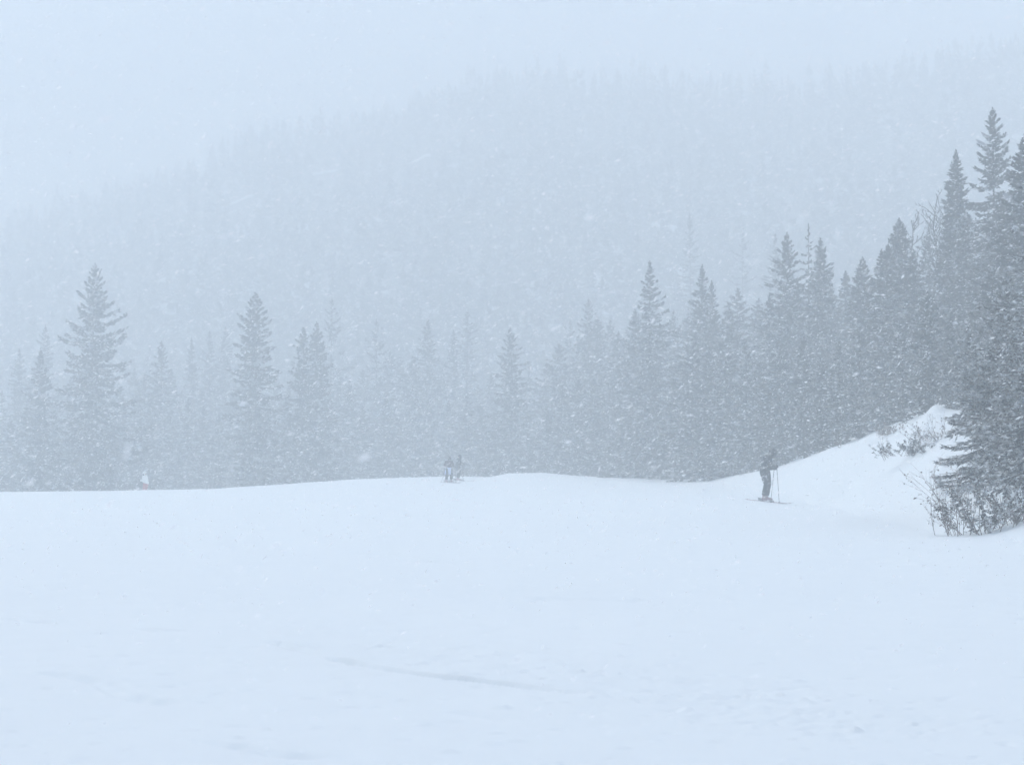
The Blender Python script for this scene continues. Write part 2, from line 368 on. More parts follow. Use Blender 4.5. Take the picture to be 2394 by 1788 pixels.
# distinct trees: (px, top py, distance, radius/height, kind, label)
KEY = [
 (222, 620, 119, 0.285, 'clump', 'tallest left-hand spruce with ragged clumped boughs, bending up at the tips'),
 (597, 684, 119, 0.215, 'blunt', 'second tall left-hand spruce, dense and rounded towards its blunt top'),
 (710, 766, 123, 0.184, 'full', 'left of the twin pointed spruces right of the second tall spruce'),
 (740, 756, 125, 0.180, 'blunt', 'right of the twin pointed spruces right of the second tall spruce'),
 (776, 700, 158, 0.170, 'snowy', 'pale snow-laden spruce rising behind the twin pointed spruces'),
 (95, 818, 122, 0.172, 'full', 'small dark spruce close to the left of the ragged tallest left spruce'),
 (106, 762, 160, 0.161, 'full', 'faint spruce behind the small dark spruce near the left edge'),
 (45, 816, 158, 0.161, 'full', 'faint spruce nearest the left edge of the photo'),
 (378, 800, 142, 0.218, 'full', 'middling spruce between the two tall left-hand spruces'),
 (448, 792, 165, 0.115, 'full', 'slim faint spire midway between the two tall left-hand spruces'),
 (490, 775, 168, 0.161, 'full', 'faint spruce, left one of a pair beside the second tall spruce'),
 (527, 765, 170, 0.161, 'full', 'faint spruce, right one of a pair beside the second tall spruce'),
 (880, 748, 160, 0.190, 'snowy', 'faint spruce between the twin spruces and the pair of distant skiers'),
 (1000, 745, 152, 0.172, 'full', 'faint spire above and just left of the pair of distant skiers'),
 (1092, 722, 166, 0.161, 'full', 'faint spire above and just right of the pair of distant skiers'),
 (1060, 775, 162, 0.149, 'full', 'low faint spruce close under the spire above the distant skiers'),
 (1194, 768, 126, 0.230, 'full', 'small dark pointed spruce standing alone near the middle of the tree line'),
 (1376, 700, 142, 0.207, 'full', 'hazy double-tipped spruce left of the tall centre-right spire'),
 (1396, 738, 138, 0.161, 'full', 'lower dark tip close against the hazy double-tipped spruce'),
 (1332, 748, 158, 0.160, 'snowy', 'pale faint spruce left of the hazy double-tipped spruce'),
 (1519, 612, 118, 0.241, 'spire', 'tall sharp dark spire of spruce at centre right'),
 (1642, 622, 116, 0.138, 'full', 'slender spruce spire between the tall centre-right spire and the skier'),
 (1664, 660, 119, 0.138, 'full', 'low spruce tip just right of the slender spire'),
 (1612, 500, 205, 0.138, 'full', 'ghostly tall spruce far behind the slender spire'),
 (1737, 530, 205, 0.130, 'snowy', 'ghostly broad spruce far behind, above the skier'),
 (1812, 545, 175, 0.127, 'full', 'ghostly spruce behind the dark pointed spruce above the skier'),
 (1840, 548, 106, 0.196, 'full', 'dark pointed spruce high above the skier'),
 (1890, 526, 108, 0.090, 'thin', 'thin half-bare spruce right of the dark pointed spruce above the skier'),
 (1918, 560, 104, 0.161, 'full', 'spruce just right of the thin half-bare spruce'),
 (2016, 606, 98, 0.161, 'full', 'lower spruce above the left end of the snow bank'),
 (2102, 515, 92, 0.180, 'blunt', 'broad spruce above the middle of the snow bank'),
 (2076, 575, 90, 0.161, 'full', 'spruce leaning into the left side of the broad spruce above the bank'),
 (2235, 356, 86, 0.121, 'full', 'narrow dark spire left of the tallest right-hand spruce'),
 (2320, 255, 80, 0.255, 'open', 'tallest right-hand spruce with wide layered boughs and a sharp tip'),
 (2396, 320, 66, 0.172, 'full', 'spruce cut by the right edge beside the tallest right-hand spruce'),
]
STY = {
 'clump': dict(n_br=130, n_sp=12500, s_len=0.48, s_wid=0.125, upturn=0.34, side=0.30, gap=0.10, pw=0.84, low=0.03, el_off=-0.24),
 'full':  dict(n_br=130, n_sp=5200, s_len=0.48, s_wid=0.115, upturn=0.16, gap=0.04, pw=0.74),
 'blunt': dict(n_br=150, n_sp=11000, s_len=0.48, s_wid=0.125, upturn=0.22, gap=0.06, pw=0.72),
 'spire': dict(n_br=130, n_sp=6000, s_len=0.42, s_wid=0.090, upturn=0.14, gap=0.04, pw=0.92),
 'snowy': dict(n_br=70, n_sp=3400, s_len=0.46, s_wid=0.10, upturn=0.25, gap=0.28, pw=0.62),
 'thin':  dict(n_br=60, n_sp=1500, s_len=0.30, s_wid=0.07, upturn=0.10, gap=0.30, pw=0.5),
 'open':  dict(n_br=140, n_sp=10000, s_len=0.36, s_wid=0.070, upturn=0.26, side=0.22, gap=0.08, pw=0.95, el_off=-0.26, top_dense=1.6),
}
for i, (px, ty, d, ratio, sty, lab) in enumerate(KEY):
    if 1450 < px < 2300 and d < 150: d *= 0.96
    if px < 1450: d *= 1.07
    p = at(px, ty, d); H = p.z - gz(p.x, d)
    if d > 170: H = p.z - max(gz(p.x, d), float(hill(np.array([p.x]), np.array([d]))[0]))
    mt = M_SPRUCE_W if sty == 'snowy' else M_SPRUCE
    ms = spruce_meshes('spruce', 100 + i, H, H * ratio, mt, limbs=2, **STY[sty])
    plant(ms, px, ty, d, lab, base_z=p.z - H, rz=i * 1.3)

# the packed stand between them
CANOPY = np.array([(-300, 960), (0, 930), (60, 890), (300, 885), (450, 880), (650, 885), (850, 840), (1000, 855), (1150, 885), (1250, 865), (1330, 815),
                   (1450, 765), (1560, 725), (1700, 690), (1850, 665), (1960, 650), (2050, 610), (2150, 540), (2250, 500), (2394, 465), (2700, 400)], float)
TREED = np.array([(-300, 146), (0, 146), (1000, 150), (1300, 138), (1600, 108), (1900, 85), (2100, 75), (2250, 70), (2394, 64), (2700, 56)], float)
VAR = [spruce_meshes('stand_spruce', 300 + k, 10.0, 10.0 * q, M_SPRUCE if k % 3 else M_SPRUCE_W, 90, 3600, 0.46, 0.11, limbs=3, gap=0.05, pw=p_)
       for k, (q, p_) in enumerate([(0.21, 0.8), (0.18, 0.85), (0.26, 0.7), (0.20, 0.65), (0.17, 0.9), (0.27, 0.75)])]
ANCHOR = [(222, 'the ragged tallest left-hand spruce'), (597, 'the dense blunt second-tallest left spruce'), (1000, 'the faint spire above the two far skiers'),
          (1194, 'the lone small dark spruce mid tree line'), (1519, 'the tall sharp centre-right spire'), (1840, 'the dark pointed spruce above the lone skier'),
          (2102, 'the broad spruce above the snow bank'), (2320, 'the tallest right-hand spruce')]
ORD = 'first second third fourth fifth sixth seventh eighth ninth tenth eleventh twelfth'.split()
rr = random.Random(5); fill = []
for row in range(2):
    x = -110.0 + row * 17
    while x < 2480:
        px = x + rr.uniform(-9, 9)
        can = float(np.interp(px, CANOPY[:, 0], CANOPY[:, 1])); d = float(np.interp(px, TREED[:, 0], TREED[:, 1]))
        if row == 0: d += rr.uniform(6, 34); ty = can + rr.uniform(-25, 45)
        else: d += rr.uniform(-5, 3); ty = can + (1110 - can) * rr.uniform(0.18, 0.42)
        fill.append([px, ty, d, row, rr.randrange(len(VAR)), rr.uniform(0, 6.28), rr.uniform(1.05, 1.55)])
        x += (30 if row == 0 else 38) * (1.0 + 0.5 * max(0, px - 1500) / 900)
seen = {}
for f in sorted(fill, key=lambda f: min(abs(f[0] - a) for a, _ in ANCHOR)):
    ax, an_ = min(ANCHOR, key=lambda a: abs(f[0] - a[0])); sd = 'left' if f[0] < ax else 'right'; k = (an_, sd, f[3]); seen[k] = seen.get(k, 0) + 1
    lab = f"{ORD[min(11, seen[k] - 1)]} {'low front' if f[3] else 'taller back'} spruce to the {sd} of {an_}"
    plant(VAR[f[4]], f[0], f[1], f[2], lab, 'spruces packed along the tree line', rz=f[5], wide=f[6])

# ------------------------------------------------------------------ far forest over the hillside (reads as one mass)
def build_forest():
    r = np.random.default_rng(77); protos = []; fine = []
    for k in range(6):
        V, F, _ = spruce_crown(r, 1.0, r.uniform(0.13, 0.2), 26, 34, 0.24, 0.085, gap=0.05, low=0.06)
        protos.append(V.reshape(-1, 4, 3))
        V, F, _ = spruce_crown(r, 1.0, r.uniform(0.11, 0.17), 50, 150, 0.13, 0.04, gap=0.02, low=0.06, top_dense=1.6); fine.append(V.reshape(-1, 4, 3))
    quads = []; n = 0
    holes = HOLES = [(565, 470, 42, 8), (755, 408, 36, 8), (985, 374, 34, 7), (930, 385, 14, 6), (465, 545, 10, 12), (1075, 585, 14, 8)]
    for _ in range(9500):
        u = r.uniform(-0.42, 0.42); y = r.uniform(190, 422); x = u * y
        c = CXP + FPX * u; D = float(np.interp(c, RD[:, 0], RD[:, 1]))
        if y > D + 8: continue
        z = float(hill(np.array([x]), np.array([y]))[0])
        if z < -4: continue
        py = HZ - (z - CAMZ) / y * FPX
        if r.uniform() < 0.3 and y < D - 25: continue
        h = r.uniform(3.5, 7.5) * (1.25 if r.uniform() < 0.12 else 1.0)
        if any(abs(c - hx) < hw * 0.9 and py > hy - hh - 3 and py - h / y * FPX < hy + hh for hx, hy, hw, hh in holes): continue
        q = fine[r.integers(6)] if y > D - 14 else protos[r.integers(6)]; a = r.uniform(0, 6.28); ca, sa = math.cos(a), math.sin(a); wd = h * r.uniform(0.85, 1.25)
        Q = np.stack([x + wd * (q[..., 0] * ca - q[..., 1] * sa), y + wd * (q[..., 0] * sa + q[..., 1] * ca), z - 0.3 + h * q[..., 2]], -1)
        quads.append(Q); n += 1
    V = np.concatenate(quads).reshape(-1, 3); F = np.arange(len(V)).reshape(-1, 4)
    o = obj('hillside_forest', mesh_np('hillside_forest', V, F), M_FAR)
    tag(o, 'far spruce forest covering the fogged hillside', 'forest', kind='stuff')
    for hx, hy, hw, hh in holes[:3]:                         # open snow on the slope, seen between the trees
        u, b = px_dir(hx, hy); ys = np.arange(200, 415, 0.5); k = int(np.argmin(np.abs(CAMZ + b * ys - hill(u * ys, ys)))); yc = ys[k]
        g = np.linspace(-1, 1, 15); gu, gv = np.meshgrid(g, g, indexing='ij'); rx = hw / FPX * yc; rv = hh / FPX * yc * 2.2
        X = u * yc + gu * rx * (1 - 0.3 * gv ** 2); Y = yc + gv * rv + 0.25 * rv * np.sin(gu * 5); Z = hill(X, Y) + 0.35
        V = np.stack([X, Y, Z], -1).reshape(-1, 3); i = np.arange(14)[:, None] * 15 + np.arange(14)[None, :]
        tag(obj('snow_clearing', mesh_np('snow_clearing', V, np.stack([i, i + 15, i + 16, i + 1], -1).reshape(-1, 4), True), M_CLEAR), kind='structure')
    print('forest trees', n)
build_forest()

# ------------------------------------------------------------------ near thicket at the right edge
NEAR = [(2462, 280, 43.0, 0.30, 150, 19000, 'large dark spruce at the right edge with low boughs spread over the snow'),
        (2405, 800, 40.5, 0.38, 80, 9000, 'dark young spruce at the right edge in front of the large dark spruce'),
        (2300, 850, 46.0, 0.46, 90, 11000, 'short bushy spruce on the bank left of the large dark edge spruce'),
        (2352, 640, 50.0, 0.30, 110, 14000, 'medium dark spruce behind the short bushy spruce at right'),
        (2262, 760, 57.0, 0.27, 90, 9000, 'small spruce on the bank top left of the medium dark spruce')]
for i, (px, ty, d, ratio, nb, ns, lab) in enumerate(NEAR):
    p = at(px, ty, d); H = p.z - gz(p.x, d)
    ms = spruce_meshes('near_spruce', 500 + i, H, H * ratio, M_NEAR, nb, ns, 0.20, 0.027, limbs=1, gap=0.14, upturn=0.22, pw=0.8, low=0.02)
    plant(ms, px, ty, d, lab, base_z=p.z - H, rz=0.7 + i)

def grow(r, mb, leaves, p, d, l, rad, depth, leafy, bend):
    """a bare forking twig; dry leaves cling to the last shoots"""
    pts = [p]; n = 4
    for k in range(n):
        d = (d + Vector((r.gauss(0, 0.12), r.gauss(0, 0.12), bend + r.gauss(0, 0.06)))).normalized(); pts.append(pts[-1] + d * (l / n))
    mb.tube(pts, [rad * (1 - 0.13 * k) for k in range(n + 1)], 4)
    if leafy and depth <= 1:
        for _ in range(leafy):
            q = pts[r.randrange(1, n + 1)]; a = Vector((r.gauss(0, 1), r.gauss(0, 1), r.gauss(-0.3, 0.7))).normalized(); b = a.cross(Vector((r.gauss(0, 1), r.gauss(0, 1), r.gauss(0, 1)))).normalized()
            s = r.uniform(0.035, 0.075); leaves.append((q, q + a * s * 0.5 + b * s * 0.28, q + a * s, q + a * s * 0.5 - b * s * 0.28))
    if depth > 0:
        for _ in range(r.randint(2, 3)):
            k = r.randint(1, n); dd = (d + Vector((r.gauss(0, 0.5), r.gauss(0, 0.5), r.gauss(0.1, 0.3)))).normalized()
            grow(r, mb, leaves, pts[k], dd, l * r.uniform(0.45, 0.75), rad * 0.6, depth - 1, leafy, bend)

def shrub(px, py, seed, n, h, lean, spread, depth, leafy, label, rad=0.008, lmat=None, group=None, cat='shrub', y=None):
    r = random.Random(seed); p = ground_hit(px, py) if y is None else Vector((px_dir(px, py)[0] * y, y, gz(px_dir(px, py)[0] * y, y)))
    e = empty('shrub', p); lv = []
    for k in range(n):
        mb = MB(); b = Vector((r.gauss(0, spread * 0.4), r.gauss(0, spread * 0.4), -0.08))
        d = Vector((lean + r.gauss(0, spread), r.gauss(0, spread * 0.8), 1)).normalized()
        grow(r, mb, lv, b, d, h * r.uniform(0.6, 1.15), rad, depth, leafy, 0.03)
        mb.build('stem', M_TWIG, e, False)
    if lv:
        V = np.array([tuple(v) for q in lv for v in q]); me = mesh_np('leaves', V, np.arange(len(V)).reshape(-1, 4)); obj('leaves', me, lmat or M_LEAF, e)
    tag(e, label, cat, group); return e

shrub(2222, 1252, 1, 11, 0.85, -0.26, 0.36, 2, 3, 'bare twiggy shrub with withered leaves leaning left out of the snow', rad=0.006)
shrub(2298, 1247, 2, 16, 0.70, -0.12, 0.55, 2, 16, 'dense dark leafy shrub at the foot of the edge spruces', lmat=M_NEAR)
shrub(2355, 1230, 3, 16, 0.75, 0.10, 0.55, 2, 16, 'dense low shrub under the young spruce at the right edge', lmat=M_NEAR)
shrub(2258, 1225, 12, 12, 0.9, -0.4, 0.35, 2, 1, 'bare upright twigs left of the dense dark leafy shrub', rad=0.006)
shrub(2385, 1222, 13, 8, 0.3, 0.0, 0.6, 2, 8, 'small tuft of dark leaves at the right edge on the snow')
shrub(2140, 1060, 4, 34, 0.36, -0.25, 1.1, 2, 9, 'dark snow-dusted shrub in a hollow of the snow bank', lmat=M_NEAR)
shrub(2075, 1072, 5, 4, 0.7, -0.7, 0.25, 1, 2, 'thin bent weeds on the face of the snow bank')
shrub(2172, 1030, 6, 22, 0.5, -0.3, 0.9, 2, 2, 'brownish tangle of bare twigs near the top of the bank')
shrub(2085, 1014, 7, 20, 0.34, -0.2, 1.0, 2, 7, 'grey shrub poking over the crest of the bank')
shrub(1975, 1042, 8, 5, 0.35, -0.3, 0.5, 1, 3, 'low weeds on the crest right of the lone skier')
shrub(1465, 1117, 9, 4, 0.5, 0.1, 0.4, 1, 2, 'left tuft of reddish weeds on the far crest below the tall spire')
shrub(1488, 1117, 10, 5, 0.45, 0.4, 0.4, 1, 2, 'right tuft of reddish weeds on the far crest below the tall spire')
shrub(1739, 1109, 11, 3, 0.3, 0.2, 0.4, 1, 2, 'little weeds on the crest just left of the lone skier')

def bare_tree(px, top, d, seed, label):
    r = random.Random(seed); p = at(px, top, d); z0 = gz(p.x, d); H = p.z - z0; e = empty('bare_tree', (p.x, d, z0))
    tr = MB(); pts = [Vector((0, 0, -0.3))]
    for k in range(6): pts.append(Vector((r.gauss(0, 0.08) * k * 0.4, r.gauss(0, 0.1), H * (k + 1) / 6.2)))
    tr.tube(pts, [0.11, 0.10, 0.085, 0.07, 0.05, 0.03, 0.012], 7); tr.build('trunk', M_BARK, e)
    cr = MB(); lv = []
    for k in range(26):
        t = r.uniform(0.45, 0.98); i = min(5, int(t * 6)); q = pts[i].lerp(pts[i + 1], t * 6 - i) if i < 6 else pts[-1]
        a = r.uniform(0, 6.28); grow(r, cr, lv, q, Vector((math.cos(a), math.sin(a), 0.9)).normalized(), H * 0.16 * (1.3 - t), 0.022, 2, 0, 0.08)
    cr.build('crown', M_BARK, e, False); tag(e, label, 'tree'); return e
bare_tree(2182, 440, 84, 3, 'bare leafless tree left of the narrow dark spire at right')
bare_tree(2212, 455, 88, 4, 'bare leafless tree close behind the narrow dark spire at right')
bare_tree(2140, 500, 88, 6, 'bare leafless tree beside the broad spruce above the bank')

# ------------------------------------------------------------------ people on skis
M_DARK = mat('charcoal ski jacket', (0.030, 0.034, 0.042), 0.7, 0.3, 0.3, 14, 0.3, snow=0.06, snow_scale=14)
M_PANT = mat('dark grey ski trousers', (0.050, 0.053, 0.060), 0.75, 0.3, 0.3, 14, 0.3, snow=0.03, snow_scale=14)
M_SKIN = mat('skin', (0.50, 0.32, 0.25), 0.6, 0.3)
M_BLACK = mat('black plastic', (0.022, 0.023, 0.026), 0.4, 0.5, 0.2, 10)
M_LENS = mat('goggle lens', (0.03, 0.03, 0.035), 0.15, 0.6)
M_BOOT = mat('dusty pink ski boot', (0.32, 0.20, 0.22), 0.45, 0.4, 0.2, 12, snow=0.15, snow_scale=10)
M_SKI = mat('pale red and white ski', (0.30, 0.21, 0.22), 0.4, 0.4, 0.25, 5)
M_BIND = mat('grey binding', (0.45, 0.46, 0.47), 0.4, 0.4)
M_POLE = mat('dark pole', (0.05, 0.05, 0.055), 0.4, 0.5)
M_WHITE = mat('white ski jacket', (0.82, 0.83, 0.80), 0.75, 0.2, 0.05, 10)
M_RED = mat('red ski trousers', (0.38, 0.08, 0.10), 0.75, 0.2, 0.15, 10)
M_MAROON = mat('dusky maroon ski jacket', (0.085, 0.055, 0.065), 0.75, 0.2, 0.25, 10)
M_PALEBLUE = mat('pale blue cloth', (0.60, 0.68, 0.86), 0.75, 0.2, 0.08, 10)
M_COLLAR = mat('rust red shoulder panel', (0.10, 0.06, 0.058), 0.75, 0.2, 0.2, 10)

def V3(a): return Vector(a)
def person(loc, yaw, J, label, jacket, trousers, boot=M_BOOT, lid=M_BLACK, scale=1.0, bib=None, panel=None, group=None, hood=False, boots=True):
    """J: joints in the person's frame (x ahead, y left, z up), in metres"""
    hd, nk, ch, pv = V3(J['head']), V3(J['neck']), V3(J['chest']), V3(J['pelvis'])
    b = MB()
    b.ellipsoid(hd, (0.098, 0.076, 0.118)); fw = V3(J.get('face', (1, 0, -0.12))).normalized()
    b.ellipsoid(hd + fw * 0.100 + Vector((0, 0, -0.022)), (0.020, 0.014, 0.024), 8, 5)            # nose
    b.ellipsoid(hd + fw * 0.070 + Vector((0, 0, -0.088)), (0.036, 0.042, 0.030), 8, 5)            # chin and jaw
    for s in (-1, 1): b.ellipsoid(hd + Vector((-0.005, s * 0.076, -0.015)), (0.022, 0.012, 0.032), 8, 5)
    b.tube([hd + Vector((-0.01, 0, -0.06)), nk, ch], [0.058, 0.062, 0.075], 10)
    b.tube([ch + Vector((0, 0, 0.10)), ch, ch.lerp(pv, 0.6), pv, pv - Vector((0, 0, 0.10))], [0.08, 0.115, 0.100, 0.115, 0.09], 12, [1.7, 1.55, 1.45, 1.5, 1.4])
    jk, tr = MB(), MB()
    jk.tube([nk + Vector((0.0, 0, 0.045)), nk, ch + Vector((-0.01, 0, 0.13)), ch, ch.lerp(pv, 0.5), pv + Vector((0, 0, 0.02)), pv - Vector((0.0, 0, 0.10))],
            [0.080, 0.096, 0.142, 0.182, 0.172, 0.172, 0.170], 14, [1.05, 1.15, 1.55, 1.45, 1.40, 1.38, 1.35])
    tr.tube([pv + Vector((0, 0, 0.05)), pv, pv - Vector((0, 0, 0.10)), pv - Vector((0, 0, 0.17))], [0.125, 0.135, 0.140, 0.10], 12, [1.4, 1.4, 1.4, 1.5])
    gl = []
    for s, sd in ((-1, 'r'), (1, 'l')):
        sh, eb, hn = V3(J['sh_' + sd]), V3(J['el_' + sd]), V3(J['ha_' + sd])
        b.tube([ch + Vector((0, s * 0.1, 0.06)), sh, eb, hn], [0.07, 0.062, 0.045, 0.032], 10); b.ellipsoid(hn, (0.04, 0.03, 0.045), 8, 5)
        wr = eb.lerp(hn, 0.86)
        jk.tube([ch + Vector((0, s * 0.12, 0.08)), sh, sh.lerp(eb, 0.5), eb, eb.lerp(hn, 0.5), wr], [0.085, 0.088, 0.080, 0.074, 0.066, 0.056], 10)
        gl.append((hn, (hn - eb).normalized(), s))
        hp, kn, an = V3(J['hip_' + sd]), V3(J['kn_' + sd]), V3(J['an_' + sd])
        b.tube([pv, hp, kn, an], [0.10, 0.090, 0.060, 0.042], 10)
        tr.tube([hp + Vector((0, 0, 0.08)), hp, hp.lerp(kn, 0.5), kn, kn.lerp(an, 0.4), kn.lerp(an, 0.8), an + Vector((0, 0, 0.02))], [0.125, 0.142, 0.126, 0.100, 0.098, 0.098, 0.100], 11)
        b.tube([an + Vector((0, 0, 0.05)), an, an + Vector((0.02, 0, -0.09)), an + Vector((0.12, 0, -0.115))], [0.045, 0.045, 0.045, 0.035], 8)
    o = b.build('person', M_SKIN, None, True, 0.017)
    o.location = loc; o.rotation_euler = (0, 0, yaw); o.scale = (scale,) * 3
    tag(o, label, 'person', group)
    j = jk.build('jacket', jacket, o, True, 0.018); tr.build('trousers', trousers, o, True, 0.018)
    if panel:
        pm = MB(); pm.tube([nk + Vector((-0.03, 0, -0.01)), ch + Vector((-0.03, 0, 0.10)), ch + Vector((-0.035, 0, 0.03))], [0.098, 0.132, 0.140], 12, [1.2, 1.5, 1.46]); pm.build('shoulder_panel', panel, j)
    if bib:
        bm_ = MB(); q = pv - Vector((0, 0, 0.06))
        bm_.tube([q + Vector((0, 0, 0.06)), q, q - Vector((0, 0, 0.18)), q - Vector((0, 0, 0.44))], [0.165, 0.180, 0.200, 0.215], 14, [1.36, 1.36, 1.36, 1.30]); bm_.build('skirt', bib, o)
    sc_ = MB(); sc_.tube([hd + fw * 0.035 + Vector((0, 0, -0.035)), hd + fw * 0.03 + Vector((0, 0, -0.09)), nk + Vector((0.0, 0, 0.03))], [0.095, 0.092, 0.085], 12, 0.9); sc_.build('neck_gaiter', M_BLACK, o)
    # helmet with rim and goggles
    h = MB(); tilt = J.get('tilt', 0.25)
    hm = Matrix.Rotation(tilt, 4, 'Y')
    h.ellipsoid((0, 0, 0), (0.138, 0.112, 0.128), 18, 9, 0.0, 0.60)
    h.tube([(0.10, 0, 0.022), (0.135, 0, 0.016), (0.165, 0, 0.004)], [0.014, 0.012, 0.006], 8, 5.0)
    for s in (-1, 1): h.ellipsoid((-0.012, s * 0.098, -0.055), (0.042, 0.018, 0.055), 10, 6)
    h.v = [hm @ v + hd + Vector((-0.006, 0, 0.028)) for v in h.v]
    he = h.build('helmet', lid, o)
    g = MB(); n = 9
    for k in range(n):
        a = math.radians(-68 + 136 * k / (n - 1))
        g.v += [hm @ Vector((0.128 * math.cos(a), 0.100 * math.sin(a), zz)) + hd + Vector((0.0, 0, 0.0)) for zz in (0.042, -0.028)] + \
               [hm @ Vector((0.098 * math.cos(a), 0.078 * math.sin(a), zz)) + hd for zz in (0.042, -0.028)]
    for k in range(n - 1):
        c = 4 * k
        g.f += [(c, c + 1, c + 5, c + 4), (c, c + 4, c + 6, c + 2), (c + 1, c + 3, c + 7, c + 5), (c + 2, c + 6, c + 7, c + 3)]
    g.f += [(0, 2, 3, 1), (4 * n - 4, 4 * n - 3, 4 * n - 1, 4 * n - 2)]
    g.build('goggles', M_LENS, o)
    for hn, dr, s in gl:                                     # gloves: palm, four curled fingers, thumb, cuff
        m = MB(); up = Vector((0, 0, 1)); sid = dr.cross(up).normalized(); up = sid.cross(dr)
        m.tube([hn - dr * 0.075, hn - dr * 0.02, hn + dr * 0.035], [0.048, 0.046, 0.040], 10, 0.8)
        for k in range(4):
            z = 0.030 - 0.021 * k; l = (0.9, 1.0, 0.95, 0.78)[k]; q = hn + dr * 0.03 + up * z
            inn = sid * (s * 0.034)
            m.tube([q + inn * 0.3, q + dr * 0.032 * l + inn * 0.3, q + dr * 0.042 * l + inn * 1.2, q + dr * 0.018 + inn * 1.7], [0.0125, 0.0125, 0.012, 0.010], 6)
        q = hn - dr * 0.01 + up * 0.03; m.tube([q, q + sid * (s * 0.035) + dr * 0.015, q + sid * (s * 0.052) + dr * 0.038], [0.015, 0.0135, 0.011], 6)
        m.build('glove', M_BLACK, o)
    if boots:
        for sd in 'rl':
            an = V3(J['an_' + sd]); m = MB(); z0 = an.z - 0.145
            m.tube([an + Vector((0.03, 0, 0.13)), an + Vector((0.008, 0, 0.04)), an + Vector((-0.012, 0, -0.03)), Vector((an.x - 0.02, an.y, z0 + 0.05)), Vector((an.x - 0.02, an.y, z0))], [0.068, 0.070, 0.066, 0.062, 0.055], 12, 0.9)
            m.tube([Vector((an.x - 0.085, an.y, z0 + 0.045)), Vector((an.x, an.y, z0 + 0.050)), Vector((an.x + 0.12, an.y, z0 + 0.045)), Vector((an.x + 0.205, an.y, z0 + 0.032)), Vector((an.x + 0.225, an.y, z0 + 0.022))], [0.038, 0.058, 0.050, 0.036, 0.018], 12, [0.9, 0.85, 1.0, 1.2, 1.2])
            bo = m.build('boot', boot, o, True, 0.012)
            bk = MB()
            for q in (0.0, 0.045, 0.10): bk.box((an.x + 0.062 - q * 0.1, an.y, z0 + 0.10 + q), (0.012, 0.058, 0.006))
            bk.build('buckle', M_BIND, bo, False)
    return o

def ski(loc, yaw, pitch, label, length=1.62, back=0.68, group=None, col=None, brake=True):
    e = empty('ski', loc); e.rotation_euler = (0, pitch, yaw)
    m = MB(); n = 22; b = 0
    for i in range(n):
        t = i / (n - 1); x = -back + length * t
        tip = max(0, (x - (length - back - 0.24)) / 0.24); tl = max(0, (-back + 0.10 - x) / 0.10)
        wdt = 0.038 + 0.012 * (abs(2 * t - 1) ** 2); wdt *= (1 - 0.75 * tip ** 3) * (1 - 0.35 * tl ** 2); z = 0.055 * tip ** 2 + 0.01 * tl
        th = 0.010 * (1 - 0.5 * abs(2 * t - 1))
        m.v += [Vector((x, -wdt, z)), Vector((x, wdt, z)), Vector((x, wdt, z + th)), Vector((x, -wdt, z + th))]
        if i:
            c = 4 * i; p = c - 4
            m.f += [(p, c, c + 3, p + 3), (p + 1, p + 2, c + 2, c + 1), (p + 3, c + 3, c + 2, p + 2), (p, p + 1, c + 1, c)]
    m.f += [(0, 3, 2, 1), (4 * n - 4, 4 * n - 3, 4 * n - 2, 4 * n - 1)]
    m.build('board', col or M_SKI, e, False)
    k = MB(); k.box((0.215, 0, 0.032), (0.05, 0.030, 0.022)); k.box((0.175, 0, 0.055), (0.02, 0.034, 0.012)); k.build('toe_binding', M_BIND, e, False)
    k = MB(); k.box((-0.155, 0, 0.035), (0.055, 0.030, 0.026)); k.box((-0.13, 0, 0.070), (0.022, 0.026, 0.02))
    k.box((-0.195, 0, 0.085), (0.055, 0.016, 0.006), Matrix.Rotation(0.8, 3, 'Y')); k.build('heel_binding', M_BIND, e, False)
    if brake:
        k = MB()
        for s in (-1, 1): k.tube([(-0.10, s * 0.048, 0.02), (-0.19, s * 0.052, 0.075), (-0.215, s * 0.054, 0.10)], [0.006, 0.006, 0.010], 5)
        k.build('ski_brake', M_BLACK, e, False)
    tag(e, label, 'ski', group); return e

def pole(top, tip, label, group=None):
    top, tip = Vector(top), Vector(tip); d = (tip - top); L = d.length
    e = empty('ski_pole', tip); q = (-d).to_track_quat('Z', 'Y'); e.rotation_euler = q.to_euler()
    m = MB(); m.tube([(0, 0, 0), (0, 0, 0.04), (0, 0, L - 0.02)], [0.003, 0.007, 0.010], 7); m.build('shaft', M_POLE, e)
    m = MB(); m.tube([(0, 0, L - 0.06), (0, 0, L), (0, 0, L + 0.05), (0, 0, L + 0.07)], [0.014, 0.017, 0.016, 0.019], 8); m.build('grip', M_BLACK, e)
    m = MB(); m.tube([(0, 0, 0.055), (0, 0, 0.062), (0, 0, 0.068)], [0.046, 0.048, 0.012], 12); m.build('basket', M_BLACK, e)
    tag(e, label, 'ski pole', group); return e

def loc_pt(base, yaw, p, s=1.0):
    c, sn = math.cos(yaw), math.sin(yaw); return Vector((base.x + s * (p[0] * c - p[1] * sn), base.y + s * (p[0] * sn + p[1] * c), base.z + s * p[2]))

STAND = dict(head=(0.265, 0, 1.615), neck=(0.145, 0, 1.475), chest=(0.06, 0, 1.31), pelvis=(-0.02, 0, 1.02), tilt=0.42,
             sh_r=(0.075, -0.20, 1.405), el_r=(0.075, -0.265, 1.115), ha_r=(0.37, -0.19, 1.095), sh_l=(0.085, 0.20, 1.405), el_l=(0.07, 0.255, 1.14), ha_l=(0.34, 0.16, 1.155),
             hip_r=(-0.01, -0.105, 0.93), kn_r=(0.075, -0.115, 0.575), an_r=(-0.005, -0.11, 0.185), hip_l=(-0.01, 0.105, 0.93), kn_l=(0.06, 0.115, 0.575), an_l=(-0.02, 0.11, 0.185))

